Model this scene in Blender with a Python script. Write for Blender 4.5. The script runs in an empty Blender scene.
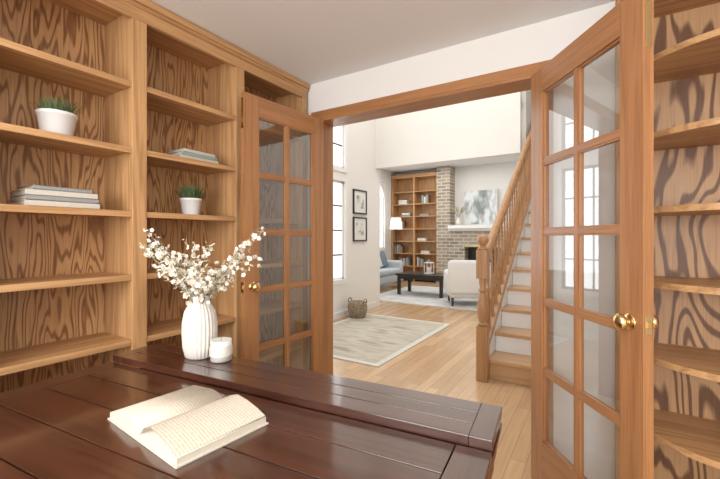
import bpy, bmesh, math, random
from mathutils import Matrix, Vector
random.seed(7)
scene = bpy.context.scene
COL = scene.collection
rad = math.radians

# ------------------------------------------------------------------ materials
def newmat(name):
    m = bpy.data.materials.new(name); m.use_nodes = True
    nt = m.node_tree
    return m, nt, nt.nodes['Principled BSDF']

def plain(name, col, rough=0.6, metal=0.0, bump=0.0, bscale=60, emis=None, spec=0.5, var=0.06):
    m, nt, b = newmat(name)
    b.inputs['Base Color'].default_value = (*col, 1)
    b.inputs['Roughness'].default_value = rough
    b.inputs['Metallic'].default_value = metal
    b.inputs['Specular IOR Level'].default_value = spec
    tc = nt.nodes.new('ShaderNodeTexCoord')
    n = nt.nodes.new('ShaderNodeTexNoise'); n.inputs['Scale'].default_value = bscale
    nt.links.new(tc.outputs['Object'], n.inputs['Vector'])
    mx = nt.nodes.new('ShaderNodeMix'); mx.data_type = 'RGBA'
    mx.inputs[6].default_value = (*[c*(1-var) for c in col], 1)
    mx.inputs[7].default_value = (*[min(1, c*(1+var)) for c in col], 1)
    nt.links.new(n.outputs['Fac'], mx.inputs[0]); nt.links.new(mx.outputs[2], b.inputs['Base Color'])
    if bump > 0:
        bp = nt.nodes.new('ShaderNodeBump'); bp.inputs['Strength'].default_value = bump
        bp.inputs['Distance'].default_value = 0.01
        nt.links.new(n.outputs['Fac'], bp.inputs['Height']); nt.links.new(bp.outputs['Normal'], b.inputs['Normal'])
    if emis:
        b.inputs['Emission Color'].default_value = (*col, 1); b.inputs['Emission Strength'].default_value = emis
    return m

def wood(name, light, dark, axis='z', cyc=20, width=3.0, along=0.55, rough=0.4, strength=0.8, fine=0.35, lo=0.45, hi=0.95, detail=2.5, dist=0.25, coat=0):
    m, nt, b = newmat(name)
    L = nt.links
    tc = nt.nodes.new('ShaderNodeTexCoord')
    def mapping(ac, al):
        mp = nt.nodes.new('ShaderNodeMapping')
        s = [ac, ac, ac]; s['xyz'.index(axis)] = al
        mp.inputs['Scale'].default_value = s
        L.new(tc.outputs['Object'], mp.inputs['Vector']); return mp
    mp = mapping(width, along)
    n = nt.nodes.new('ShaderNodeTexNoise'); n.inputs['Scale'].default_value = 1.0
    n.inputs['Detail'].default_value = detail; n.inputs['Roughness'].default_value = 0.5; n.inputs['Distortion'].default_value = dist
    L.new(mp.outputs[0], n.inputs['Vector'])
    mu = nt.nodes.new('ShaderNodeMath'); mu.operation = 'MULTIPLY'; mu.inputs[1].default_value = cyc*6.283
    L.new(n.outputs['Fac'], mu.inputs[0])
    si = nt.nodes.new('ShaderNodeMath'); si.operation = 'SINE'; L.new(mu.outputs[0], si.inputs[0])
    mr = nt.nodes.new('ShaderNodeMapRange'); mr.inputs['From Min'].default_value = lo*2-1; mr.inputs['From Max'].default_value = hi*2-1
    mr.inputs['To Min'].default_value = 0; mr.inputs['To Max'].default_value = strength
    L.new(si.outputs[0], mr.inputs['Value'])
    mp2 = mapping(190, 5)
    n2 = nt.nodes.new('ShaderNodeTexNoise'); n2.inputs['Scale'].default_value = 1.0; n2.inputs['Detail'].default_value = 2
    L.new(mp2.outputs[0], n2.inputs['Vector'])
    mr2 = nt.nodes.new('ShaderNodeMapRange'); mr2.inputs['From Min'].default_value = 0.45; mr2.inputs['From Max'].default_value = 0.75
    mr2.inputs['To Max'].default_value = fine
    L.new(n2.outputs['Fac'], mr2.inputs['Value'])
    ad = nt.nodes.new('ShaderNodeMath'); ad.operation = 'ADD'; ad.use_clamp = True
    L.new(mr.outputs[0], ad.inputs[0]); L.new(mr2.outputs[0], ad.inputs[1])
    mx = nt.nodes.new('ShaderNodeMix'); mx.data_type = 'RGBA'
    mx.inputs[6].default_value = (*light, 1); mx.inputs[7].default_value = (*dark, 1)
    L.new(ad.outputs[0], mx.inputs[0]); L.new(mx.outputs[2], b.inputs['Base Color'])
    b.inputs['Roughness'].default_value = rough
    if coat:
        b.inputs['Coat Weight'].default_value = coat; b.inputs['Coat Roughness'].default_value = .10
    return m

OL = (0.57, 0.325, 0.145); OD = (0.25, 0.11, 0.04)
oak_panel = wood('oak_panel', (0.58,0.335,0.15), (0.24,0.105,0.038), 'z', 22, 6.0, 0.75, 0.45, 0.85, 0.4, 0.50, 0.95, 3.0, 0.10)
oak_panel_bold = wood('oak_panel_bold', (0.54,0.32,0.155), (0.15,0.065,0.027), 'z', 18, 3.6, 0.75, 0.45, 0.95, 0.3, 0.48, 0.88, 2.5, 0.3)
oak_z = wood('oak_vertical', OL, OD, 'z', 9, 6, 0.3, 0.4, 0.35, 0.4)
oak_y = wood('oak_along_y', OL, OD, 'y', 9, 6, 0.3, 0.4, 0.35, 0.4)
oak_x = wood('oak_along_x', OL, OD, 'x', 9, 6, 0.3, 0.4, 0.35, 0.4)
DL = (0.42, 0.195, 0.078); DD = (0.20, 0.078, 0.027)
door_z = wood('door_oak_vertical', DL, DD, 'z', 8, 6, 0.3, 0.3, 0.25, 0.4)
door_x = wood('door_oak_horizontal', DL, DD, 'x', 8, 6, 0.3, 0.3, 0.25, 0.4)
stair_z = wood('stair_oak_z', (0.46,0.25,0.115), DD, 'z', 8, 6, 0.3, 0.35, 0.25, 0.3)
stair_x = wood('stair_oak_x', (0.58,0.36,0.19), OD, 'x', 8, 6, 0.3, 0.3, 0.2, 0.25)
desk_x = wood('dark_mahogany', (0.080,0.026,0.014), (0.030,0.010,0.006), 'x', 7, 8, 0.3, 0.3, 0.4, 0.5, coat=1.0)
desk_y = wood('dark_mahogany_end', (0.075,0.025,0.014), (0.030,0.010,0.006), 'y', 7, 8, 0.3, 0.3, 0.4, 0.5, coat=1.0)
espresso = plain('espresso_wood', (0.03,0.022,0.018), 0.35)
wall_m = plain('wall_paint', (0.79,0.77,0.735), 0.85, bump=0.05, bscale=250, var=0.01)
ceil_m = plain('ceiling_paint', (0.78,0.78,0.775), 0.9, bump=0.05, bscale=250, var=0.01)
white_m = plain('white_trim', (0.82,0.81,0.79), 0.5, var=0.01)
brass = plain('brass', (0.75,0.55,0.28), 0.22, 1.0, var=0.02)
ceramic = plain('white_ceramic', (0.68,0.64,0.575), 0.45, var=0.02)
potwhite = plain('pot_white', (0.78,0.77,0.75), 0.35, var=0.01)
wax = plain('wax', (0.80,0.78,0.73), 0.5, var=0.01)
paper = plain('paper', (0.64,0.57,0.46), 0.8, var=0.03)
soil = plain('soil', (0.05,0.035,0.025), 0.9, bump=0.5)
grass = plain('grass_green', (0.10,0.16,0.065), 0.5, bscale=30, var=0.4)
twig = plain('twig', (0.30,0.23,0.13), 0.8)
leaf = plain('olive_leaf', (0.36,0.36,0.19), 0.6, var=0.3)
petal = plain('petal', (0.88,0.83,0.71), 0.7, var=0.04)
black = plain('black_frame', (0.02,0.02,0.02), 0.4)
fabric = plain('blue_grey_fabric', (0.47,0.50,0.53), 0.95, bump=0.3, bscale=300)
creamfab = plain('cream_fabric', (0.72,0.70,0.67), 0.95, bump=0.3, bscale=300)
navy = plain('cushion_blue_grey', (0.17,0.22,0.27), 0.95, bump=0.3, bscale=300)
metal_dark = plain('dark_metal', (0.04,0.04,0.04), 0.4, 0.8)
shade_m = plain('lamp_shade', (0.95,0.88,0.75), 0.8, emis=0.8, var=0.0)
book_g = plain('book_grey', (0.30,0.30,0.29), 0.7)
book_w = plain('book_cream', (0.60,0.55,0.47), 0.7)
book_t = plain('book_sage', (0.28,0.36,0.33), 0.7)
book_b = plain('book_brown', (0.25,0.14,0.08), 0.7)

def glass_mat(name, base=0.045, grazing=0.9, tint=(0.98,0.99,0.985)):
    m, nt, b = newmat(name); nt.nodes.remove(b)
    out = nt.nodes['Material Output']
    t = nt.nodes.new('ShaderNodeBsdfTransparent'); t.inputs[0].default_value = (*tint,1)
    g = nt.nodes.new('ShaderNodeBsdfGlossy'); g.inputs['Roughness'].default_value = 0.01
    f = nt.nodes.new('ShaderNodeLayerWeight'); f.inputs[0].default_value = 0.5
    p = nt.nodes.new('ShaderNodeMath'); p.operation='POWER'; p.inputs[1].default_value = 4.0
    nt.links.new(f.outputs['Facing'], p.inputs[0])
    r = nt.nodes.new('ShaderNodeMapRange'); r.inputs['To Min'].default_value = base; r.inputs['To Max'].default_value = grazing
    nt.links.new(p.outputs[0], r.inputs['Value'])
    mx = nt.nodes.new('ShaderNodeMixShader')
    nt.links.new(r.outputs[0], mx.inputs[0]); nt.links.new(t.outputs[0], mx.inputs[1]); nt.links.new(g.outputs[0], mx.inputs[2])
    nt.links.new(mx.outputs[0], out.inputs['Surface'])
    return m
glass = glass_mat('window_glass', 0.03, 0.35)
doorglass = glass_mat('door_glass', 0.24, tint=(0.84,0.86,0.86))

# floor
m, nt, b = newmat('oak_floor'); floor_m = m
tc = nt.nodes.new('ShaderNodeTexCoord'); sp = nt.nodes.new('ShaderNodeSeparateXYZ'); cb = nt.nodes.new('ShaderNodeCombineXYZ')
nt.links.new(tc.outputs['Object'], sp.inputs[0]); nt.links.new(sp.outputs['Y'], cb.inputs['X']); nt.links.new(sp.outputs['X'], cb.inputs['Y'])
br = nt.nodes.new('ShaderNodeTexBrick'); br.inputs['Scale'].default_value = 1
br.inputs['Color1'].default_value = (0.61,0.41,0.235,1); br.inputs['Color2'].default_value = (0.49,0.315,0.175,1)
br.inputs['Mortar'].default_value = (0.28,0.17,0.09,1); br.inputs['Mortar Size'].default_value = 0.0012
br.inputs['Brick Width'].default_value = 1.1; br.inputs['Row Height'].default_value = 0.083; br.offset = 0.37
nt.links.new(cb.outputs[0], br.inputs['Vector'])
mp = nt.nodes.new('ShaderNodeMapping'); mp.inputs['Scale'].default_value = (60,3,1); nt.links.new(tc.outputs['Object'], mp.inputs['Vector'])
nn = nt.nodes.new('ShaderNodeTexNoise'); nn.inputs['Scale'].default_value = 1; nn.inputs['Detail'].default_value = 3; nt.links.new(mp.outputs[0], nn.inputs['Vector'])
mx = nt.nodes.new('ShaderNodeMix'); mx.data_type='RGBA'; mx.blend_type='MULTIPLY'; mx.inputs[0].default_value = 0.5
rp = nt.nodes.new('ShaderNodeMapRange'); rp.inputs['From Min'].default_value=.3; rp.inputs['From Max'].default_value=.7; rp.inputs['To Min'].default_value=.75; rp.inputs['To Max'].default_value=1.1
nt.links.new(nn.outputs['Fac'], rp.inputs['Value']); nt.links.new(br.outputs['Color'], mx.inputs[6]); nt.links.new(rp.outputs[0], mx.inputs[7])
nt.links.new(mx.outputs[2], b.inputs['Base Color']); b.inputs['Roughness'].default_value = 0.2

# brick
m, nt, b = newmat('light_brick'); brick_m = m
tc = nt.nodes.new('ShaderNodeTexCoord'); sp = nt.nodes.new('ShaderNodeSeparateXYZ'); cb = nt.nodes.new('ShaderNodeCombineXYZ')
nt.links.new(tc.outputs['Object'], sp.inputs[0]); nt.links.new(sp.outputs['X'], cb.inputs['X']); nt.links.new(sp.outputs['Z'], cb.inputs['Y'])
br = nt.nodes.new('ShaderNodeTexBrick'); br.inputs['Scale'].default_value = 1
br.inputs['Color1'].default_value = (0.42,0.34,0.25,1); br.inputs['Color2'].default_value = (0.25,0.20,0.15,1)
br.inputs['Mortar'].default_value = (0.54,0.50,0.44,1); br.inputs['Mortar Size'].default_value = 0.012
br.inputs['Brick Width'].default_value = 0.24; br.inputs['Row Height'].default_value = 0.085
nt.links.new(cb.outputs[0], br.inputs['Vector']); nt.links.new(br.outputs['Color'], b.inputs['Base Color']); b.inputs['Roughness'].default_value = 0.9

def blotch(name, stops, scale=(1,1,1), nscale=3, rough=0.95, detail=6, bump=0):
    m, nt, b = newmat(name)
    tc = nt.nodes.new('ShaderNodeTexCoord'); mp = nt.nodes.new('ShaderNodeMapping'); mp.inputs['Scale'].default_value = scale
    nt.links.new(tc.outputs['Object'], mp.inputs['Vector'])
    n = nt.nodes.new('ShaderNodeTexNoise'); n.inputs['Scale'].default_value = nscale; n.inputs['Detail'].default_value = detail
    nt.links.new(mp.outputs[0], n.inputs['Vector'])
    r = nt.nodes.new('ShaderNodeValToRGB'); nt.links.new(n.outputs['Fac'], r.inputs[0])
    el = r.color_ramp.elements
    while len(el) < len(stops): el.new(0.5)
    for e, (p, c) in zip(el, stops): e.position = p; e.color = (*c, 1)
    nt.links.new(r.outputs[0], b.inputs['Base Color']); b.inputs['Roughness'].default_value = rough
    return m
rug_m = blotch('rug_field', [(0.35,(0.30,0.27,0.21)),(0.47,(0.48,0.44,0.36)),(0.58,(0.38,0.34,0.27)),(0.7,(0.54,0.50,0.43))], (1.0,4,1), 1.6)
rug_b = blotch('rug_border', [(0.3,(0.52,0.50,0.45)),(0.7,(0.60,0.58,0.53))], (1,1,1), 30)
rug2_m = blotch('living_rug', [(0.3,(0.46,0.46,0.46)),(0.7,(0.66,0.65,0.63))], (1,1,1), 4)
paint_m = blotch('winter_landscape', [(0.35,(0.22,0.25,0.24)),(0.48,(0.45,0.48,0.48)),(0.6,(0.70,0.72,0.72))], (3,1,1.4), 2.5, 0.6)
print_m = blotch('botanical_print', [(0.40,(0.30,0.33,0.30)),(0.52,(0.72,0.72,0.69)),(0.7,(0.82,0.81,0.78))], (1,4,4), 2.2, 0.6)
basket_m = blotch('wicker', [(0.35,(0.16,0.11,0.07)),(0.65,(0.42,0.33,0.23))], (20,20,60), 1.5, 0.9)

# printed page: rows of faint text lines
m, nt, b = newmat('printed_page'); page_m = m
tc = nt.nodes.new('ShaderNodeTexCoord'); w = nt.nodes.new('ShaderNodeTexWave'); w.bands_direction='Y'; w.inputs['Scale'].default_value = 42; w.inputs['Distortion'].default_value=0
n = nt.nodes.new('ShaderNodeTexNoise'); n.inputs['Scale'].default_value = 220
nt.links.new(tc.outputs['Object'], w.inputs['Vector']); nt.links.new(tc.outputs['Object'], n.inputs['Vector'])
mu = nt.nodes.new('ShaderNodeMath'); mu.operation='MULTIPLY'; nt.links.new(w.outputs['Fac'], mu.inputs[0]); nt.links.new(n.outputs['Fac'], mu.inputs[1])
r = nt.nodes.new('ShaderNodeValToRGB'); r.color_ramp.elements[0].position=.28; r.color_ramp.elements[1].position=.55
r.color_ramp.elements[0].color=(0.66,0.60,0.49,1); r.color_ramp.elements[1].color=(0.47,0.41,0.33,1)
nt.links.new(mu.outputs[0], r.inputs[0]); nt.links.new(r.outputs[0], b.inputs['Base Color']); b.inputs['Roughness'].default_value=.8

# ------------------------------------------------------------------ builder
class MB:
    def __init__(s, name): s.name=name; s.bm=bmesh.new(); s.mats=[]
    def mi(s, mat):
        if mat not in s.mats: s.mats.append(mat)
        return s.mats.index(mat)
    def face(s, vs, mi, smooth=False):
        try:
            f = s.bm.faces.new(vs); f.material_index = mi; f.smooth = smooth
        except ValueError: pass
    def box(s, x0,x1,y0,y1,z0,z1, mat, M=None):
        if x0>x1: x0,x1=x1,x0
        if y0>y1: y0,y1=y1,y0
        if z0>z1: z0,z1=z1,z0
        co=[(x,y,z) for z in (z0,z1) for y in (y0,y1) for x in (x0,x1)]
        v=[s.bm.verts.new((M@Vector(c)) if M else c) for c in co]; i=s.mi(mat)
        for q in ((0,2,3,1),(4,5,7,6),(0,1,5,4),(2,6,7,3),(0,4,6,2),(1,3,7,5)): s.face([v[k] for k in q],i)
    def quad(s, pts, mat):
        s.face([s.bm.verts.new(p) for p in pts], s.mi(mat))
    def prism(s, pts, z0, z1, mat, M=None, smooth=False):
        i=s.mi(mat); T=lambda c:(M@Vector(c)) if M else c
        a=[s.bm.verts.new(T((p[0],p[1],z0))) for p in pts]; c=[s.bm.verts.new(T((p[0],p[1],z1))) for p in pts]
        s.face(a[::-1],i); s.face(c,i)
        n=len(pts)
        for k in range(n): s.face([a[k],a[(k+1)%n],c[(k+1)%n],c[k]],i,smooth)
    def lathe(s, prof, mat, M=None, seg=24, rib=0, ribn=0, cap=True):
        i=s.mi(mat); rings=[]
        for (r,z) in prof:
            ring=[]
            for k in range(seg):
                a=2*math.pi*k/seg; rr=r
                if rib: rr=r*(1+rib*abs(math.sin(a*ribn/2)) - rib)
                c=Vector((rr*math.cos(a),rr*math.sin(a),z)); ring.append(s.bm.verts.new(M@c if M else c))
            rings.append(ring)
        for p,q in zip(rings,rings[1:]):
            for k in range(seg): s.face([p[k],p[(k+1)%seg],q[(k+1)%seg],q[k]],i,True)
        if cap: s.face(rings[0][::-1],i); s.face(rings[-1],i)
    def tube(s, pts, rs, mat, seg=6):
        i=s.mi(mat); rings=[]; pts=[Vector(p) for p in pts]
        for k,p in enumerate(pts):
            t=(pts[min(k+1,len(pts)-1)]-pts[max(k-1,0)]).normalized()
            u=t.cross(Vector((0,0,1)));  u = u.normalized() if u.length>1e-3 else Vector((1,0,0))
            w=t.cross(u); r=rs[k] if isinstance(rs,(list,tuple)) else rs
            rings.append([s.bm.verts.new(p+u*r*math.cos(2*math.pi*j/seg)+w*r*math.sin(2*math.pi*j/seg)) for j in range(seg)])
        for p,q in zip(rings,rings[1:]):
            for k in range(seg): s.face([p[k],p[(k+1)%seg],q[(k+1)%seg],q[k]],i,True)
        s.face(rings[0][::-1],i); s.face(rings[-1],i)
    def ico(s, c, r, mat, sub=1, sc=(1,1,1)):
        i=s.mi(mat); M=Matrix.Translation(c)@Matrix.Diagonal((sc[0],sc[1],sc[2],1))
        res=bmesh.ops.create_icosphere(s.bm, subdivisions=sub, radius=r, matrix=M)
        for v in res['verts']:
            for f in v.link_faces: f.material_index=i; f.smooth=True
    def softbox(s, x0,x1,y0,y1,z0,z1, mat, r=0.04, M=None):
        i=s.mi(mat)
        res=bmesh.ops.create_cube(s.bm,size=1)
        vs=res['verts']
        for v in vs: v.co=Vector(((x0+x1)/2+v.co.x*(x1-x0),(y0+y1)/2+v.co.y*(y1-y0),(z0+z1)/2+v.co.z*(z1-z0)))
        es=list({e for v in vs for e in v.link_edges})
        o=bmesh.ops.bevel(s.bm,geom=es+vs,offset=r,segments=4,affect='EDGES',profile=.5)
        allv=set(o['verts'])|{v for v in vs if v.is_valid}
        for v in allv:
            if M: v.co=M@v.co
        for v in allv:
            for f in v.link_faces: f.material_index=i; f.smooth=True
    def done(s, loc=(0,0,0), rz=0, bevel=0.0, parent=None):
        bmesh.ops.recalc_face_normals(s.bm, faces=s.bm.faces)
        me=bpy.data.meshes.new(s.name); s.bm.to_mesh(me); s.bm.free()
        for m in s.mats: me.materials.append(m)
        o=bpy.data.objects.new(s.name,me); COL.objects.link(o)
        o.location=loc; o.rotation_euler=(0,0,rz)
        if bevel:
            b=o.modifiers.new('bevel','BEVEL'); b.width=bevel; b.segments=2; b.limit_method='ANGLE'; b.angle_limit=rad(40)
        if parent: o.parent=parent
        return o

def T(x,y,z): return Matrix.Translation((x,y,z))

def wall(name, axis, c0, c1, a0, a1, z0, z1, holes=(), mat=None):
    """axis='x': wall runs along x, thickness y c0..c1.  holes=(a0,a1,z0,z1)"""
    mat = mat or wall_m
    mb=MB(name)
    cuts=sorted({a0,a1,*[h[0] for h in holes],*[h[1] for h in holes]})
    for p,q in zip(cuts,cuts[1:]):
        mid=(p+q)/2; zs=z0
        hs=sorted([h for h in holes if h[0]<mid<h[1]], key=lambda h:h[2])
        segs=[]
        for h in hs:
            if h[2]>zs: segs.append((zs,h[2]))
            zs=h[3]
        if zs<z1: segs.append((zs,z1))
        for (s0,s1) in segs:
            if axis=='x': mb.box(p,q,c0,c1,s0,s1,mat)
            else: mb.box(c0,c1,p,q,s0,s1,mat)
    return mb.done()

# ------------------------------------------------------------------ shell
CH=2.30
HC=4.8
mb=MB('floor'); mb.box(-5.2,2.0,-2.4,10.1,-0.1,0,floor_m); mb.done()
mb=MB('ceiling'); mb.box(-2.2,1.65,-2.4,2.12,CH,CH+0.1,ceil_m); mb.done()
mb=MB('ceiling_hall'); mb.box(-3.45,2.0,2.12,8.4,HC,HC+0.1,ceil_m); mb.done()
mb=MB('ceiling_living'); mb.box(-5.2,-0.95,5.85,10.1,3.05,3.15,ceil_m); mb.done()
OX0,OX1,OZ=-1.68,-0.25,2.035
wall('wall_front','x',2.12,2.26,-3.45,2.0,0,HC,[(OX0,OX1,0,OZ)])
wall('wall_left','y',-2.2,-2.05,-2.4,2.12,0,CH)
wall('wall_right','y',1.5,1.65,-2.4,2.12,0,CH,[(-1.6,0.6,0.8,2.1)])
wall('wall_back','x',-2.4,-2.25,-2.05,1.5,0,CH,[(-1.4,0.9,0.7,2.1)])
W1=(3.9,4.80,0.57,2.05); W1b=(3.9,4.80,2.25,2.95); W2=(2.55,3.25,0.57,2.05); W2b=(2.55,3.25,2.25,2.95)
wall('wall_hall_left','y',-3.40,-3.3,2.26,5.75,0,HC,[W1,W1b,W2,W2b])
wall('wall_hall_jog','x',5.75,5.9,-5.15,-3.3,0,HC)
wall('wall_header','x',5.75,5.9,-3.3,-0.95,2.4,HC)
W3=(8.15,9.2,0.9,2.7)
wall('wall_living_left','y',-5.15,-5.0,5.9,9.9,0,3.05,[W3,(6.5,7.6,0.9,2.7)])
wall('wall_living_far','x',9.9,10.05,-5.15,-0.95,0,3.05)
wall('wall_stair_left','y',-0.95,-0.9,5.9,10.0,0,HC)
wall('wall_stair_right','y',0.22,0.36,2.26,8.3,0,HC)
wall('wall_stair_far','x',8.3,8.4,-0.95,0.36,0,HC)

def window_y(name, xin, xout, y0,y1,z0,z1, nx=2, nz=3, fr=None, sill=True, arch=False, xc=None):
    """window in a wall running along y (normal along x)"""
    fr=fr or white_m; mun=black if fr is white_m and not arch else fr
    mb=MB(name); xc=(xin+xout)/2 if xc is None else xc; t=.03; hw=.012
    mb.box(xc-hw,xc+hw,y0,y0+t,z0,z1,fr); mb.box(xc-hw,xc+hw,y1-t,y1,z0,z1,fr)
    mb.box(xc-hw,xc+hw,y0,y1,z0,z0+t,fr); mb.box(xc-hw,xc+hw,y0,y1,z1-t,z1,fr)
    for k in range(1,nx): y=y0+(y1-y0)*k/nx; mb.box(xc-.006,xc+.006,y-.01,y+.01,z0,z1,mun)
    for k in range(1,nz): z=z0+(z1-z0)*k/nz; mb.box(xc-.006,xc+.006,y0,y1,z-.01,z+.01,mun)
    mb.quad([(xc,y0+.01,z0+.01),(xc,y1-.01,z0+.01),(xc,y1-.01,z1-.01),(xc,y0+.01,z1-.01)],glass)
    s=1 if xin>xout else -1
    c=.06
    for a in ((y0-c,y0,z0-c,z1+c),(y1,y1+c,z0-c,z1+c),(y0,y1,z1,z1+c),(y0,y1,z0-c,z0)):
        mb.box(xin,xin+s*.015,a[0],a[1],a[2],a[3],white_m)
    if arch:
        R=(y1-y0)/2; yc=(y0+y1)/2; zc=z1-R
        M=Matrix(((0,0,1,0),(1,0,0,0),(0,1,0,0),(0,0,0,1)))
        for sg in (-1,1):
            pts=[(yc+sg*R,z1)]+[(yc+sg*R*math.cos(a),zc+R*math.sin(a)) for a in [k*math.pi/24 for k in range(13)]]
            mb.prism(pts, min(xin,xout)+.001, max(xin,xout)-.001, wall_m, M)
    return mb.done()
window_y('window_1',-3.3,-3.40,*W1,nx=2,nz=4,xc=-3.335)
window_y('window_2',-3.3,-3.40,*W1b,nx=2,nz=2,xc=-3.335)
window_y('window_3',-3.3,-3.40,*W2,nx=2,nz=4,fr=black,xc=-3.335)
window_y('window_4',-3.3,-3.40,*W2b,nx=2,nz=2,fr=black,xc=-3.335)
window_y('window_5',-5.0,-5.15,*W3,nx=2,nz=4,arch=True,xc=-5.05)
window_y('window_6',-5.0,-5.15,6.5,7.6,0.9,2.7,nx=2,nz=4,arch=True,xc=-5.05)
window_y('added_window_right',1.5,1.65,-1.6,0.6,0.8,2.1,nx=3,nz=2)  # unseen window, added so sky light enters the study from the right
mb=MB('added_window_back')  # unseen window behind the camera, added to let light into the study
for k in range(4): x=-1.4+2.3*k/3; mb.box(x-.02,x+.02,-2.35,-2.3,.7,2.1,white_m)
for z in (.72,1.4,2.08): mb.box(-1.4,.9,-2.35,-2.3,z-.02,z+.02,white_m)
mb.quad([(-1.38,-2.325,.71),(.88,-2.325,.71),(.88,-2.325,2.09),(-1.38,-2.325,2.09)],glass); mb.done()

# baseboards
mb=MB('baseboard_hall')
mb.box(-3.3,-3.285,2.26,5.75,0,.09,white_m); mb.box(-3.285,-1.75,2.26,2.275,0,.09,white_m); mb.done()
mb=MB('baseboard_living')
mb.box(-5.0,-4.985,5.9,9.55,0,.09,white_m); mb.box(-1.5,-.97,9.885,9.9,0,.09,white_m); mb.done()

# opening casing / jamb
mb=MB('trim_doorway')
cw=.055
mb.box(OX0-cw,OX0,2.10,2.12,0,OZ+cw,door_z); mb.box(OX1,OX1+cw,2.10,2.12,0,OZ+cw,door_z)
mb.box(OX0,OX1,2.10,2.12,OZ,OZ+cw,door_x)
mb.box(OX0,OX0+.018,2.10,2.27,0,OZ,door_z); mb.box(OX1-.018,OX1,2.10,2.27,0,OZ,door_z); mb.box(OX0+.018,OX1-.018,2.10,2.27,OZ-.018,OZ,door_x)
mb.box(OX0-cw,OX0,2.26,2.275,0,OZ+cw,door_z); mb.box(OX1,OX1+cw,2.26,2.275,0,OZ+cw,door_z); mb.box(OX0,OX1,2.26,2.275,OZ,OZ+cw,door_x)
mb.done(bevel=.003)

# ------------------------------------------------------------------ french doors
def french_door(name, W, y0, y1, loc, ang, knob_side):
    H=2.012; z0=.008; st=.10; top=.115; bot=.235; mu=.024
    mb=MB(name)
    mb.box(0,st,y0,y1,z0,H,door_z); mb.box(W-st,W,y0,y1,z0,H,door_z)
    mb.box(st,W-st,y0,y1,H-top,H,door_x); mb.box(st,W-st,y0,y1,z0,z0+bot,door_x)
    gz0=z0+bot; gz1=H-top; yc=(y0+y1)/2
    mb.box(W/2-mu/2,W/2+mu/2,y0+.004,y1-.004,gz0,gz1,door_z)
    for k in range(1,5):
        z=gz0+(gz1-gz0)*k/5
        mb.box(st,W-st,y0+.005,y1-.005,z-mu/2,z+mu/2,door_x)
    for c0,c1 in ((st,W/2-mu/2),(W/2+mu/2,W-st)):
        for k in range(5):
            a=gz0+(gz1-gz0)*k/5+(mu/2 if k else 0); b_=gz0+(gz1-gz0)*(k+1)/5-(mu/2 if k<4 else 0)
            e=.007
            mb.box(c0,c0+e,y0+.008,y1-.008,a,b_,door_z); mb.box(c1-e,c1,y0+.008,y1-.008,a,b_,door_z)
            mb.box(c0+e,c1-e,y0+.008,y1-.008,a,a+e,door_x); mb.box(c0+e,c1-e,y0+.008,y1-.008,b_-e,b_,door_x)
            mb.quad([(c0+.002,yc,a+.002),(c1-.002,yc,a+.002),(c1-.002,yc,b_-.002),(c0+.002,yc,b_-.002)],doorglass)
    kz=.93
    for sgn,yy in ((-1,y0),(1,y1)):
        R=Matrix.Rotation(rad(90 if sgn<0 else -90),4,'X')
        mb.lathe([(.028,0),(.028,.004),(.022,.008),(.012,.010),(.012,.018),(.020,.021),(.027,.029),(.028,.036),(.023,.045),(.010,.050),(.001,.051)],brass,T(W-.055,yy,kz)@R,24)
    mb.box(W,W+.002,yc-.012,yc+.012,kz-.03,kz+.03,brass); mb.box(W+.001,W+.008,yc-.006,yc+.006,kz-.01,kz+.01,brass)
    mb.box(W,W+.002,yc-.01,yc+.01,H-.2,H-.03,brass); mb.box(W,W+.002,yc-.01,yc+.01,.05,.2,brass)
    for z in (.25,1.0,1.78):
        mb.lathe([(.007,z-.045),(.007,z+.045)],brass,T(-.004,(y1 if knob_side<0 else y0)*.8+.002,0),10)
    return mb.done(loc=(loc[0],loc[1],0),rz=rad(ang),bevel=.0025)
french_door('door_1',.645,0,.036,(-1.64,2.082),-94.6,1)
french_door('door_2',.70,-.036,0,(-.262,2.085),-54.5,-1)

# ------------------------------------------------------------------ left bookcase
BF=-1.765; BB=-2.045
SZ=[.46,.75,1.04,1.325,1.61,1.905]
mb=MB('built_in_bookcase')
divs=[(-1.32,-1.255),(-.745,-.68),(-.17,-.105),(.36,.425),(.897,.962),(1.471,1.53),(2.045,2.095)]
mb.box(BB,BB+.012,-1.32,2.095,.0,2.295,oak_panel)
for a,b_ in divs:
    mb.box(BB+.012,BF-.02,a+.006,b_-.006,.0,2.235,oak_z)
    mb.box(BF-.02,BF,a,b_,.10,2.19,oak_z)
mb.box(BF-.02,BF,-1.32,2.095,2.19,2.295,oak_y)
mb.box(BF,BF+.018,-1.32,2.095,2.262,2.296,oak_y)
mb.box(BF,BF+.008,-1.32,2.095,2.245,2.262,oak_y)
mb.box(BB+.012,BF-.02,-1.32,2.095,2.235,2.25,oak_y)
for (a,b_),(c,d) in zip(divs,divs[1:]):
    for z in SZ:
        mb.box(BB+.012,BF-.024,b_-.006,c+.006,z-.019,z,oak_y)
        mb.box(BF-.024,BF-.004,b_,c,z-.025,z+.001,oak_y)
    mb.box(BB+.012,BF-.02,b_-.006,c+.006,.08,.10,oak_y)
mb.box(BF-.02,BF,-1.32,2.095,0,.10,oak_y)
mb.done(bevel=.0015)

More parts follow.
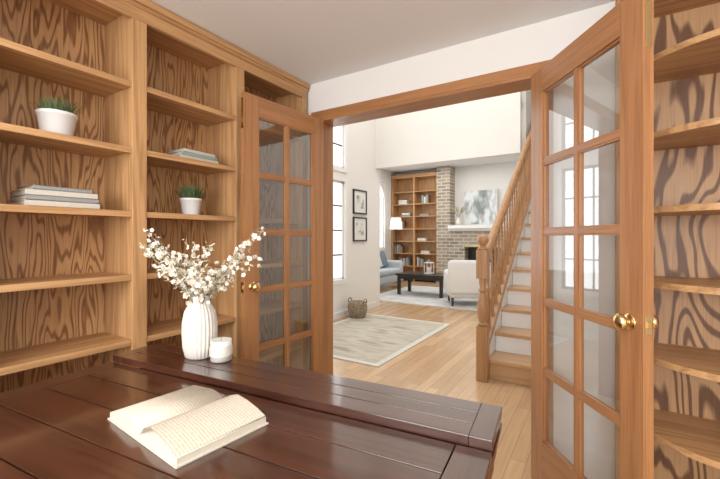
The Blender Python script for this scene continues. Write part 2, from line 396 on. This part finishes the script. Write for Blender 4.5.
# ------------------------------------------------------------------ right bookcase with rounded end shelves
mb=MB('corner_bookcase')
BX=.08
mb.box(BX,1.495,2.096,2.118,0,2.29,oak_panel_bold)
mb.box(.48,.54,1.68,2.096,0,2.29,oak_z); mb.box(1.435,1.495,1.68,2.096,0,2.29,oak_z)
mb.box(.54,1.435,1.68,1.70,2.19,2.29,oak_x)
mb.box(BX-.02,BX,2.085,2.118,0,2.29,oak_z)
arc=[(.48-(.48-BX)*math.cos(a),2.096-.416*math.sin(a)) for a in [k*math.pi/32 for k in range(17)]]
for z in [.10,.46]+SZ[1:]+[2.19]:
    mb.prism(arc+[(.48,2.096)],z-.024,z,oak_x,smooth=False)
    mb.box(.54,1.435,1.69,2.096,z-.02,z,oak_x)
mb.done(bevel=.0015)

# ------------------------------------------------------------------ desk
mb=MB('desk')
L_=1.33; D_=.80
mb.box(.0,.05,-.185,0,.752,.776,desk_y); mb.box(L_-.05,L_,-.185,0,.752,.776,desk_y)
mb.box(.0502,L_-.0502,-.06,0,.752,.776,desk_x); mb.box(.0502,L_-.0502,-.122,-.0635,.752,.776,desk_x); mb.box(.0502,L_-.0502,-.185,-.1255,.752,.776,desk_x)
y=-.188; wd=.118
mb.box(.0,L_,-.80,-.0,.722,.735,desk_x)
mb.box(0,.075,-.80,-.19,.735,.754,desk_y); mb.box(L_-.075,L_,-.80,-.19,.735,.754,desk_y)
for k in range(5):
    mb.box(.0775,L_-.0775,y-wd,y-.0035,.735,.754,desk_x); y-=wd
for k,(ins,za,zb) in enumerate([(.008,.700,.722),(.022,.680,.700),(.012,.660,.680),(.028,.640,.660),(.018,.620,.640),(.034,.600,.620)]):
    mb.box(ins,L_-ins,-.80+ins,-ins,za,zb,desk_x)
mb.box(.04,L_-.04,-.76,-.04,.50,.60,desk_x)
for a,b_ in ((.05,.44),(L_-.44,L_-.05)):
    mb.box(a,b_,-.75,-.05,.06,.50,desk_x)
    mb.box(a-.01,b_+.01,-.76,-.04,0,.06,desk_x)
    for z0,z1 in ((.09,.22),(.235,.365),(.38,.49)):
        mb.box(a+.03,b_-.03,-.765,-.75,z0,z1,desk_x)
        mb.lathe([(.006,0),(.006,.012),(.014,.016),(.014,.024),(.002,.028)],brass,T((a+b_)/2,-.765,(z0+z1)/2)@Matrix.Rotation(rad(90),4,'X'),12)
    mb.box(a+.04,b_-.04,-.05,-.04,.12,.46,desk_x)
mb.box(.44,L_-.44,-.09,-.06,.1,.5,desk_x)
mb.box(.10,.16,-.194,-.178,.754,.7565,brass)
DESK=Vector((-1.535,.885,0)); DANG=5.8
desk=mb.done(loc=DESK,rz=rad(DANG),bevel=.003)

# open book
mb=MB('open_book')
hw=.165; hh=.11
def pagez(t):
    return .006+.028*math.sin(min(1,t*1.9)*math.pi*.55)*(1-t*.72)+.004
N=16
for sgn in (-1,1):
    xs=[sgn*hw*k/N for k in range(N+1)]
    zt=[pagez(k/N) if k else .012 for k in range(N+1)]
    i=mb.mi(page_m); j=mb.mi(paper)
    top0=[mb.bm.verts.new((x,-hh,z)) for x,z in zip(xs,zt)]; top1=[mb.bm.verts.new((x,hh,z)) for x,z in zip(xs,zt)]
    b0=[mb.bm.verts.new((x,-hh,.003)) for x in xs]; b1=[mb.bm.verts.new((x,hh,.003)) for x in xs]
    for k in range(N):
        mb.face([top0[k],top0[k+1],top1[k+1],top1[k]],i,True)
        mb.face([b0[k],b0[k+1],top0[k+1],top0[k]],j); mb.face([b1[k],b1[k+1],top1[k+1],top1[k]],j)
        mb.face([b0[k],b0[k+1],b1[k+1],b1[k]],j)
    mb.face([b0[N],b1[N],top1[N],top0[N]],j)
    mb.box(0,sgn*(hw+.005),-hh-.004,hh+.004,0,.003,book_w)
pts=[(.0,.013),(.02,.034),(.05,.044),(.09,.040),(.13,.031),(.162,.020)]
i=mb.mi(page_m)
a=[mb.bm.verts.new((x,-hh,z)) for x,z in pts]; c=[mb.bm.verts.new((x,hh,z)) for x,z in pts]
for k in range(5): mb.face([a[k],a[k+1],c[k+1],c[k]],i,True)
mb.done(loc=(-.862,.568,.7545),rz=rad(-5))

# vase with blossom branches
mb=MB('flower_vase')
prof=[(.040,0),(.050,.006),(.058,.04),(.061,.09),(.060,.13),(.053,.165),(.040,.188),(.034,.198),(.034,.212),(.037,.222),(.032,.222),(.030,.2),(.03,.15)]
mb.lathe(prof,ceramic,None,120,rib=.07,ribn=26)
rnd=random.Random(3)
for bnum in range(34):
    az=rnd.uniform(0,2*math.pi); spread=rnd.uniform(.04,.20); hgt=rnd.uniform(.10,.23)
    if bnum<7: az=math.pi*.17+rnd.uniform(-.3,.3); spread=rnd.uniform(.18,.25); hgt=.16+.022*bnum
    if 7<=bnum<12: az=math.pi*1.17+rnd.uniform(-.3,.3); spread=.17; hgt=.04+.02*bnum
    d=Vector((math.cos(az),math.sin(az),0)); pts=[]
    for k in range(9):
        t=k/8
        pts.append(d*(.01+spread*t**1.4)+Vector((rnd.uniform(-.004,.004),rnd.uniform(-.004,.004),.15+(.07+hgt)*t-.03*t*t*spread/.27)))
    mb.tube(pts,[.0020*(1-.6*k/8) for k in range(9)],twig,5)
    for q in range(rnd.randint(20,28)):
        t=rnd.uniform(.34,1.0); k=min(7,int(t*8)); f=t*8-k
        p=pts[k].lerp(pts[k+1],f)+Vector((rnd.gauss(0,.008),rnd.gauss(0,.008),rnd.gauss(0,.008)))
        if rnd.random()<.82:
            nrm=Vector((rnd.gauss(0,1),rnd.gauss(0,1),rnd.gauss(0,1))).normalized(); u=nrm.orthogonal().normalized(); w=nrm.cross(u)
            ii=mb.mi(petal); R=rnd.uniform(.007,.011)
            for j in range(5):
                a=2*math.pi*j/5; e=u*math.cos(a)+w*math.sin(a); s_=(-u*math.sin(a)+w*math.cos(a))
                vs=[mb.bm.verts.new(v) for v in (p, p+e*R*.6+s_*R*.42+nrm*R*.2, p+e*R+nrm*R*.35, p+e*R*.6-s_*R*.42+nrm*R*.2)]
                mb.face(vs,ii,True)
            mb.ico(p+nrm*.001,.0016,leaf,1)
        else: mb.ico(p,rnd.uniform(.004,.007),leaf,1,(1.3,.5,.5))
mb.done(loc=(-1.228,.86,.7765))

mb=MB('glass_candle')
mb.lathe([(.001,0.0005),(.036,0.0005),(.0385,.003),(.0385,.092)],glass,None,32,cap=False)
mb.lathe([(.0385,.092),(.0365,.0935),(.0355,.092)],glass,None,32,cap=False)
mb.lathe([(.001,.004),(.0355,.004),(.0355,.074),(.030,.072),(.001,.072)],wax,None,32,cap=False)
mb.tube([(0,0,.07),(0,.001,.082)],.001,black,5)
mb.lathe([(.0389,.022),(.0389,.056)],ceramic,None,32,cap=False)
mb.done(loc=(-1.125,.872,.7765))

# shelf decor
def potted(name,loc,r,h,blade):
    mb=MB(name)
    mb.lathe([(r*.74,0),(r*.78,.003),(r,h*.86),(r*1.04,h*.87),(r*1.04,h),(r*.95,h),(r*.92,h*.85),(.001,h*.84)],potwhite,None,36)
    mb.lathe([(r*.92,h*.80),(r*.9,h*.9),(.001,h*.9)],soil,None,24)
    rnd=random.Random(int(loc[1]*100)); i=mb.mi(grass)
    for k in range(260):
        a=rnd.uniform(0,6.283); rr=r*.85*math.sqrt(rnd.random()); base=Vector((rr*math.cos(a),rr*math.sin(a),h*.88))
        d=Vector((math.cos(a)*rr/r*.9+rnd.gauss(0,.3),math.sin(a)*rr/r*.9+rnd.gauss(0,.3),1.3)).normalized()
        l=blade*rnd.uniform(.6,1.1); sd=Vector((-d.y,d.x,0)); sd=(sd.normalized() if sd.length>.01 else Vector((1,0,0)))*.0016
        p1=base+d*l*.55; p2=base+d*l+Vector((d.x,d.y,-.3))*l*.15
        v=[mb.bm.verts.new(q) for q in (base-sd,base+sd,p1+sd,p1-sd,p2)]
        mb.face([v[0],v[1],v[2],v[3]],i,True); mb.face([v[3],v[2],v[4]],i,True)
    return mb.done(loc=loc)
potted('potted_plant',(-1.87,.655,1.6115),.066,.10,.075)
potted('potted_plant',(-1.87,1.255,1.3265),.054,.09,.10)

def stack(name,loc,rz,books):
    mb=MB(name); z=0
    for (w,l,h,dx,a,m) in books:
        M=T(dx,0,z)@Matrix.Rotation(rad(a),4,'Z')
        mb.box(-w/2,w/2,-l/2,l/2,0,.003,m,M); mb.box(-w/2,w/2,-l/2,l/2,h-.003,h,m,M)
        mb.box(w/2-.004,w/2,-l/2,l/2,0,h,m,M); mb.box(-w/2+.004,w/2-.004,-l/2+.004,l/2-.004,.003,h-.003,paper,M)
        z+=h+.0003
    return mb.done(loc=loc,rz=rz,bevel=.001)
stack('book_stack',(-1.88,.655,1.3265),0,[(.17,.25,.024,0,0,book_w),(.165,.245,.018,0,1,book_g),(.165,.24,.022,-.003,-1,book_w),(.15,.20,.016,.0,2,book_g)])
stack('book_stack',(-1.88,1.265,1.6115),0,[(.16,.225,.020,0,0,book_w),(.155,.21,.018,.0,-1,book_t),(.15,.19,.016,0,2,book_w)])

# ------------------------------------------------------------------ hall
mb=MB('area_rug')
mb.box(-3.15,-1.74,3.08,5.12,0,.008,rug_b); mb.box(-3.08,-1.81,3.15,5.05,.008,.0095,rug_m); mb.done()

def framed_y(name,x,y0,y1,z0,z1,img,fr=black,mat=potwhite,fw=.022,mw=.07):
    mb=MB(name); t=.025
    mb.box(x,x+t,y0,y0+fw,z0,z1,fr); mb.box(x,x+t,y1-fw,y1,z0,z1,fr); mb.box(x,x+t,y0+fw,y1-fw,z0,z0+fw,fr); mb.box(x,x+t,y0+fw,y1-fw,z1-fw,z1,fr)
    mb.box(x,x+.012,y0+fw,y1-fw,z0+fw,z1-fw,mat); mb.box(x+.012,x+.014,y0+fw+mw,y1-fw-mw,z0+fw+mw,z1-fw-mw,img)
    return mb.done()
framed_y('framed_print',-3.299,5.02,5.42,1.58,1.97,print_m)
framed_y('framed_print',-3.299,5.02,5.42,1.14,1.53,print_m)

mb=MB('wicker_basket')
prof=[(.11,0)]+[(.115+.03*math.sin(math.pi*min(1,k/18)*.8)+(.004 if k%2 else 0),.004+.0125*k) for k in range(19)]+[(.118,.232),(.12,.02),(.001,.015)]
mb.lathe(prof,basket_m,None,40)
for s_ in (-1,1):
    mb.tube([(s_*.13,-.05,.22),(s_*.135,-.04,.265),(s_*.137,0,.285),(s_*.135,.04,.265),(s_*.13,.05,.22)],.008,basket_m,8)
mb.done(loc=(-3.08,4.82,.0096))

# staircase
mb=MB('staircase')
SX0,SX1=-.81,.215; SY=3.34; RI=.172; TR=.270; NS=14
for k in range(NS):
    y=SY+k*TR; z=(k+1)*RI
    y_end = y+TR if k<NS-1 else 8.295
    mb.box(SX0,SX1,y,y_end,0 if k<NS-1 else z-.3,z-.03,white_m if k else stair_x)
    mb.box(SX0,SX1,y-.025,y_end,z-.03,z,stair_x)
M=Matrix(((0,0,1,0),(1,0,0,0),(0,1,0,0),(0,0,0,1)))
sl=RI/TR; YE=SY+(NS-1)*TR
def sz(y): return (y-SY)*sl
def band(z0,z1,x0,x1,mat,y0=SY-.05,y1=YE+.1):
    mb.prism([(y0,sz(y0)+z0),(y1,sz(y1)+z0),(y1,sz(y1)+z1),(y0,sz(y0)+z1)],x0,x1,mat,M)
mb.prism([(SY-.05,0),(YE+.1,0),(YE+.1,sz(YE+.1)+.22),(SY-.05,sz(SY-.05)+.22)],SX0-.053,SX0-.002,white_m,M)
band(.22,.30,SX0-.055,SX0-.0,stair_z)
band(.30,.325,SX0-.065,SX0+.01,stair_z)
xb=SX0-.0275
pr=[(-.03,0),(.03,0),(.033,.02),(.026,.045),(.01,.055),(-.01,.055),(-.026,.045),(-.033,.02)]
y0=SY-.02; y1=YE+.1; i=mb.mi(stair_z); HR=1.02
ra=[mb.bm.verts.new((xb+p[0],y0,HR+sz(y0)+p[1])) for p in pr]; rb=[mb.bm.verts.new((xb+p[0],y1,HR+sz(y1)+p[1])) for p in pr]
mb.face(ra,i); mb.face(rb[::-1],i)
for k in range(8): mb.face([ra[k],ra[(k+1)%8],rb[(k+1)%8],rb[k]],i)
def turned(mb,x,y,zb,zt,s=1.0):
    h=zt-zb; q=.017*s
    mb.box(x-q,x+q,y-q,y+q,zb-.03,zb+h*.2,stair_z); mb.box(x-q,x+q,y-q,y+q,zt-h*.14,zt+.02,stair_z)
    a=zb+h*.2; b_=zt-h*.14; H=b_-a
    mb.lathe([(.010*s,a),(.016*s,a+H*.03),(.010*s,a+H*.06),(.013*s,a+H*.09),(.020*s,a+H*.18),(.019*s,a+H*.26),(.011*s,a+H*.40),(.016*s,a+H*.43),(.010*s,a+H*.46),(.012*s,a+H*.55),(.010*s,a+H*.85),(.015*s,a+H*.90),(.010*s,a+H*.94),(.014*s,b_)],stair_z,T(x,y,0),12)
y=SY+.13
while y<YE:
    turned(mb,xb,y,sz(y)+.325,HR+.005+sz(y)); y+=TR/2
ny=SY-.06
q=.045
mb.box(xb-q,xb+q,ny-q,ny+q,0,.46,stair_z)
mb.lathe([(.035,.46),(.045,.475),(.030,.49),(.036,.51),(.046,.56),(.046,.62),(.036,.70),(.028,.74),(.040,.76),(.028,.78),(.034,.83),(.034,.86)],stair_z,T(xb,ny,0),24)
mb.box(xb-q,xb+q,ny-q,ny+q,.86,1.10,stair_z)
mb.lathe([(.045,1.10),(.050,1.11),(.030,1.125),(.024,1.135),(.040,1.155),(.050,1.18),(.046,1.205),(.028,1.225),(.001,1.232)],stair_z,T(xb,ny,0),24)
mb.done(bevel=.002)

# ------------------------------------------------------------------ living room
mb=MB('living_room_rug'); mb.box(-3.95,-1.6,6.3,8.7,0,.010,rug2_m); mb.done()
mb=MB('bookcase')
X0,X1,Y0,Y1=-4.98,-3.62,9.58,9.895; Hh=2.92
mb.box(X0,X1,Y1-.015,Y1,0,Hh,oak_z)
xm=(X0+X1)/2
for x in (X0,xm-.02,X1-.04): mb.box(x,x+.04,Y0,Y1-.015,0,Hh-.08,oak_z)
mb.box(X0,X1,Y0,Y1-.015,Hh-.08,Hh-.03,oak_x); mb.box(X0,X1,Y0-.02,Y1-.015,Hh-.03,Hh+.01,oak_x)
shz=[.08,.42,.76,1.10,1.44,1.78,2.12,2.46]
for z in shz: mb.box(X0+.02,X1-.02,Y0+.005,Y1-.015,z-.025,z,oak_x)
mb.done(bevel=.002)
mb=MB('book_row')
rnd=random.Random(5)
for z in shz[1:7]:
    for (a,b_) in ((X0+.06,xm-.04),(xm+.04,X1-.06)):
        if rnd.random()<.25: continue
        if rnd.random()<.4:
            zz=z+.0005; xx=rnd.uniform(a,b_-.3)
            for k in range(rnd.randint(2,4)):
                h=rnd.uniform(.02,.035); mb.box(xx,xx+.24,Y0+.06,Y0+.22,zz,zz+h,rnd.choice([book_w,book_g,potwhite,book_t])); zz+=h
        else:
            xx=a+rnd.uniform(0,.2)
            for k in range(rnd.randint(4,9)):
                w=rnd.uniform(.02,.04); h=rnd.uniform(.17,.25)
                if xx+w>b_: break
                mb.box(xx,xx+w-.001,Y0+.06,Y0+.2,z+.0005,z+h,rnd.choice([book_w,book_g,book_t,book_b,potwhite])); xx+=w
mb.done()
mb=MB('brick_column'); mb.box(-3.61,-3.26,9.5,9.898,0,3.04,brick_m); mb.box(-3.615,-3.255,9.49,9.5,0,.15,brick_m); mb.done()
mb=MB('fireplace')
FX0,FX1,FY=-3.25,-1.55,9.42
fx0,fx1=-2.85,-1.95
mb.box(FX0,fx0,FY,9.898,0,1.42,brick_m); mb.box(fx1,FX1,FY,9.898,0,1.42,brick_m)
mb.box(fx0,fx1,FY,9.898,1.0,1.42,brick_m); mb.box(fx0,fx1,FY+.3,9.898,0,1.0,black)
mb.box(fx0,fx1,FY-.01,FY+.02,.96,1.0,brass); mb.box(FX0,FX1,FY-.4,FY,0,.14,brick_m)
mb.box(FX0,FX1+.05,FY-.12,9.898,1.42,1.50,white_m); mb.box(FX0,FX1+.02,FY-.06,FY,1.36,1.42,white_m)
for k in range(3): mb.tube([(-2.65+.05*k,FY+.1+.05*k,.19+.05*k),(-2.15,FY+.12+.04*k,.19+.05*k)],.035,twig,8)
mb.done(bevel=.004)
mb=MB('landscape_painting')
mb.box(-3.0,-2.15,9.80,9.84,1.505,2.42,creamfab); mb.box(-2.97,-2.18,9.795,9.80,1.535,2.39,paint_m); mb.done()
mb=MB('mantel_vase')
mb.lathe([(.03,0),(.06,.05),(.065,.1),(.03,.17),(.025,.2),(.03,.21)],ceramic,None,24)
for k in range(14):
    a=k*.9; mb.tube([(0,0,.18),(.08*math.cos(a),.06*math.sin(a),.32),(.18*math.cos(a),.10*math.sin(a),.42+.03*(k%3))],.003,twig,5)
    for t in range(6): mb.ico(Vector((.18*math.cos(a)*(1-t*.1),.10*math.sin(a)*(1-t*.1),.42-.02*t+.03*(k%3))),.012,leaf,1)
mb.done(loc=(-3.05,9.55,1.501))

mb=MB('sofa')
mb.softbox(-4.93,-4.05,6.35,8.45,.14,.34,fabric,.04)
mb.softbox(-4.95,-4.72,6.35,8.45,.3,.88,fabric,.07)
for a,b_ in ((6.35,6.55),(8.25,8.45)): mb.softbox(-4.93,-4.05,a,b_,.16,.64,fabric,.07)
for k in range(3): mb.softbox(-4.74,-4.03,6.56+k*.565,7.115+k*.565,.335,.47,fabric,.045)
for k in range(3): mb.softbox(-4.78,-4.60,6.57+k*.565,7.105+k*.565,.46,.86,fabric,.07)
for y,m_ in ((8.02,navy),(7.78,creamfab),(6.75,creamfab)):
    mb.softbox(-.07,.07,-.2,.2,-.2,.2,m_,.06,T(-4.45,y,.67)@Matrix.Rotation(rad(-18),4,'Y'))
for x in (-4.85,-4.13):
    for y in (6.42,8.38): mb.lathe([(.02,0),(.03,.15)],espresso,T(x,y,0),12)
mb.done()
mb=MB('armchair')
mb.softbox(-.34,.34,-.34,.34,.14,.34,creamfab,.05)
mb.softbox(-.24,.24,-.22,.36,.32,.45,creamfab,.05)
mb.softbox(-.36,.36,-.38,-.2,.2,.80,creamfab,.07)
mb.softbox(-.38,-.23,-.34,.34,.18,.60,creamfab,.06); mb.softbox(.23,.38,-.34,.34,.18,.60,creamfab,.06)
for x in (-.28,.28):
    for y in (-.3,.28): mb.lathe([(.015,0),(.025,.15)],espresso,T(x,y,0),12)
mb.done(loc=(-2.03,6.82,.0105),rz=rad(25))
mb=MB('coffee_table')
mb.box(-.52,.52,-.32,.32,.40,.44,espresso)
for x in (-.49,.43):
    for y in (-.29,.23): mb.box(x,x+.06,y,y+.06,0,.40,espresso)
mb.box(-.47,.47,-.28,-.26,.33,.40,espresso); mb.box(-.47,.47,.26,.28,.33,.40,espresso)
mb.box(-.47,-.45,-.26,.26,.33,.40,espresso); mb.box(.45,.47,-.26,.26,.33,.40,espresso)
mb.done(loc=(-3.10,7.45,.0105),bevel=.004)
mb=MB('table_lantern')
mb.box(-.08,.08,-.08,.08,0,.015,white_m); mb.box(-.08,.08,-.08,.08,.22,.235,white_m)
for x in (-.08,.066):
    for y in (-.08,.066): mb.box(x,x+.014,y,y+.014,.015,.22,white_m)
mb.lathe([(.035,.015),(.035,.13),(.001,.132)],wax,None,20)
mb.tube([(-.04,0,.235),(0,0,.29),(.04,0,.235)],.004,white_m,6)
mb.done(loc=(-3.0,7.45,.451))
mb=MB('floor_lamp')
mb.lathe([(.14,0),(.14,.02),(.02,.035),(.012,.05),(.012,1.42),(.001,1.43)],metal_dark,None,24)
mb.lathe([(.17,1.42),(.13,1.72)],shade_m,None,32,cap=False)
mb.lathe([(.012,1.42),(.012,1.68)],metal_dark,None,12); mb.tube([(-.135,0,1.68),(.135,0,1.68)],.004,metal_dark,6)
mb.done(loc=(-4.62,9.15,0))

# ------------------------------------------------------------------ lights
def area(name,loc,size,power,rot=(0,0,0),col=(1,1,1),sy=None):
    l=bpy.data.lights.new(name,'AREA'); l.energy=power; l.size=size; l.color=col
    if sy: l.shape='RECTANGLE'; l.size_y=sy
    o=bpy.data.objects.new(name,l); COL.objects.link(o); o.location=loc; o.rotation_euler=rot; return o
area('study_overhead_fill',(-.3,-.3,2.27),1.6,26,col=(1,.97,.93))  # added fill lamp out of view, brightens the study; no ceiling fixture there
area('study_back_fill',(-.25,-2.2,1.4),2.2,95,(rad(90),0,0),(0.98,.98,1),1.3)  # added fill from behind the camera, set at the added back window
area('hall_overhead_fill',(-1.6,4.0,4.7),2.8,78,col=(1,.985,.96))  # unseen area lamp added high in the hall to brighten it
area('living_overhead_fill',(-3.0,7.9,3.0),2.6,62,col=(1,.975,.94))  # added overhead fill for the living room, no real fitting
area('hall_window_light',(-3.25,3.65,1.9),2.2,12,(0,rad(-90),0),(0.97,.98,1),2.0)

w=bpy.data.worlds.new('World'); scene.world=w; w.use_nodes=True
bg=w.node_tree.nodes['Background']; bg.inputs[0].default_value=(0.92,0.96,1,1); bg.inputs[1].default_value=3.0

scene.view_settings.view_transform='Standard'
scene.view_settings.exposure=0.0

cam=bpy.data.cameras.new('camera'); co=bpy.data.objects.new('camera',cam); COL.objects.link(co)
cam.sensor_width=36; cam.lens=19.05; cam.shift_y=-.0035; cam.clip_start=.02
co.location=(0,0,1.21); co.rotation_euler=(rad(90),0,rad(32.2))
scene.camera=co
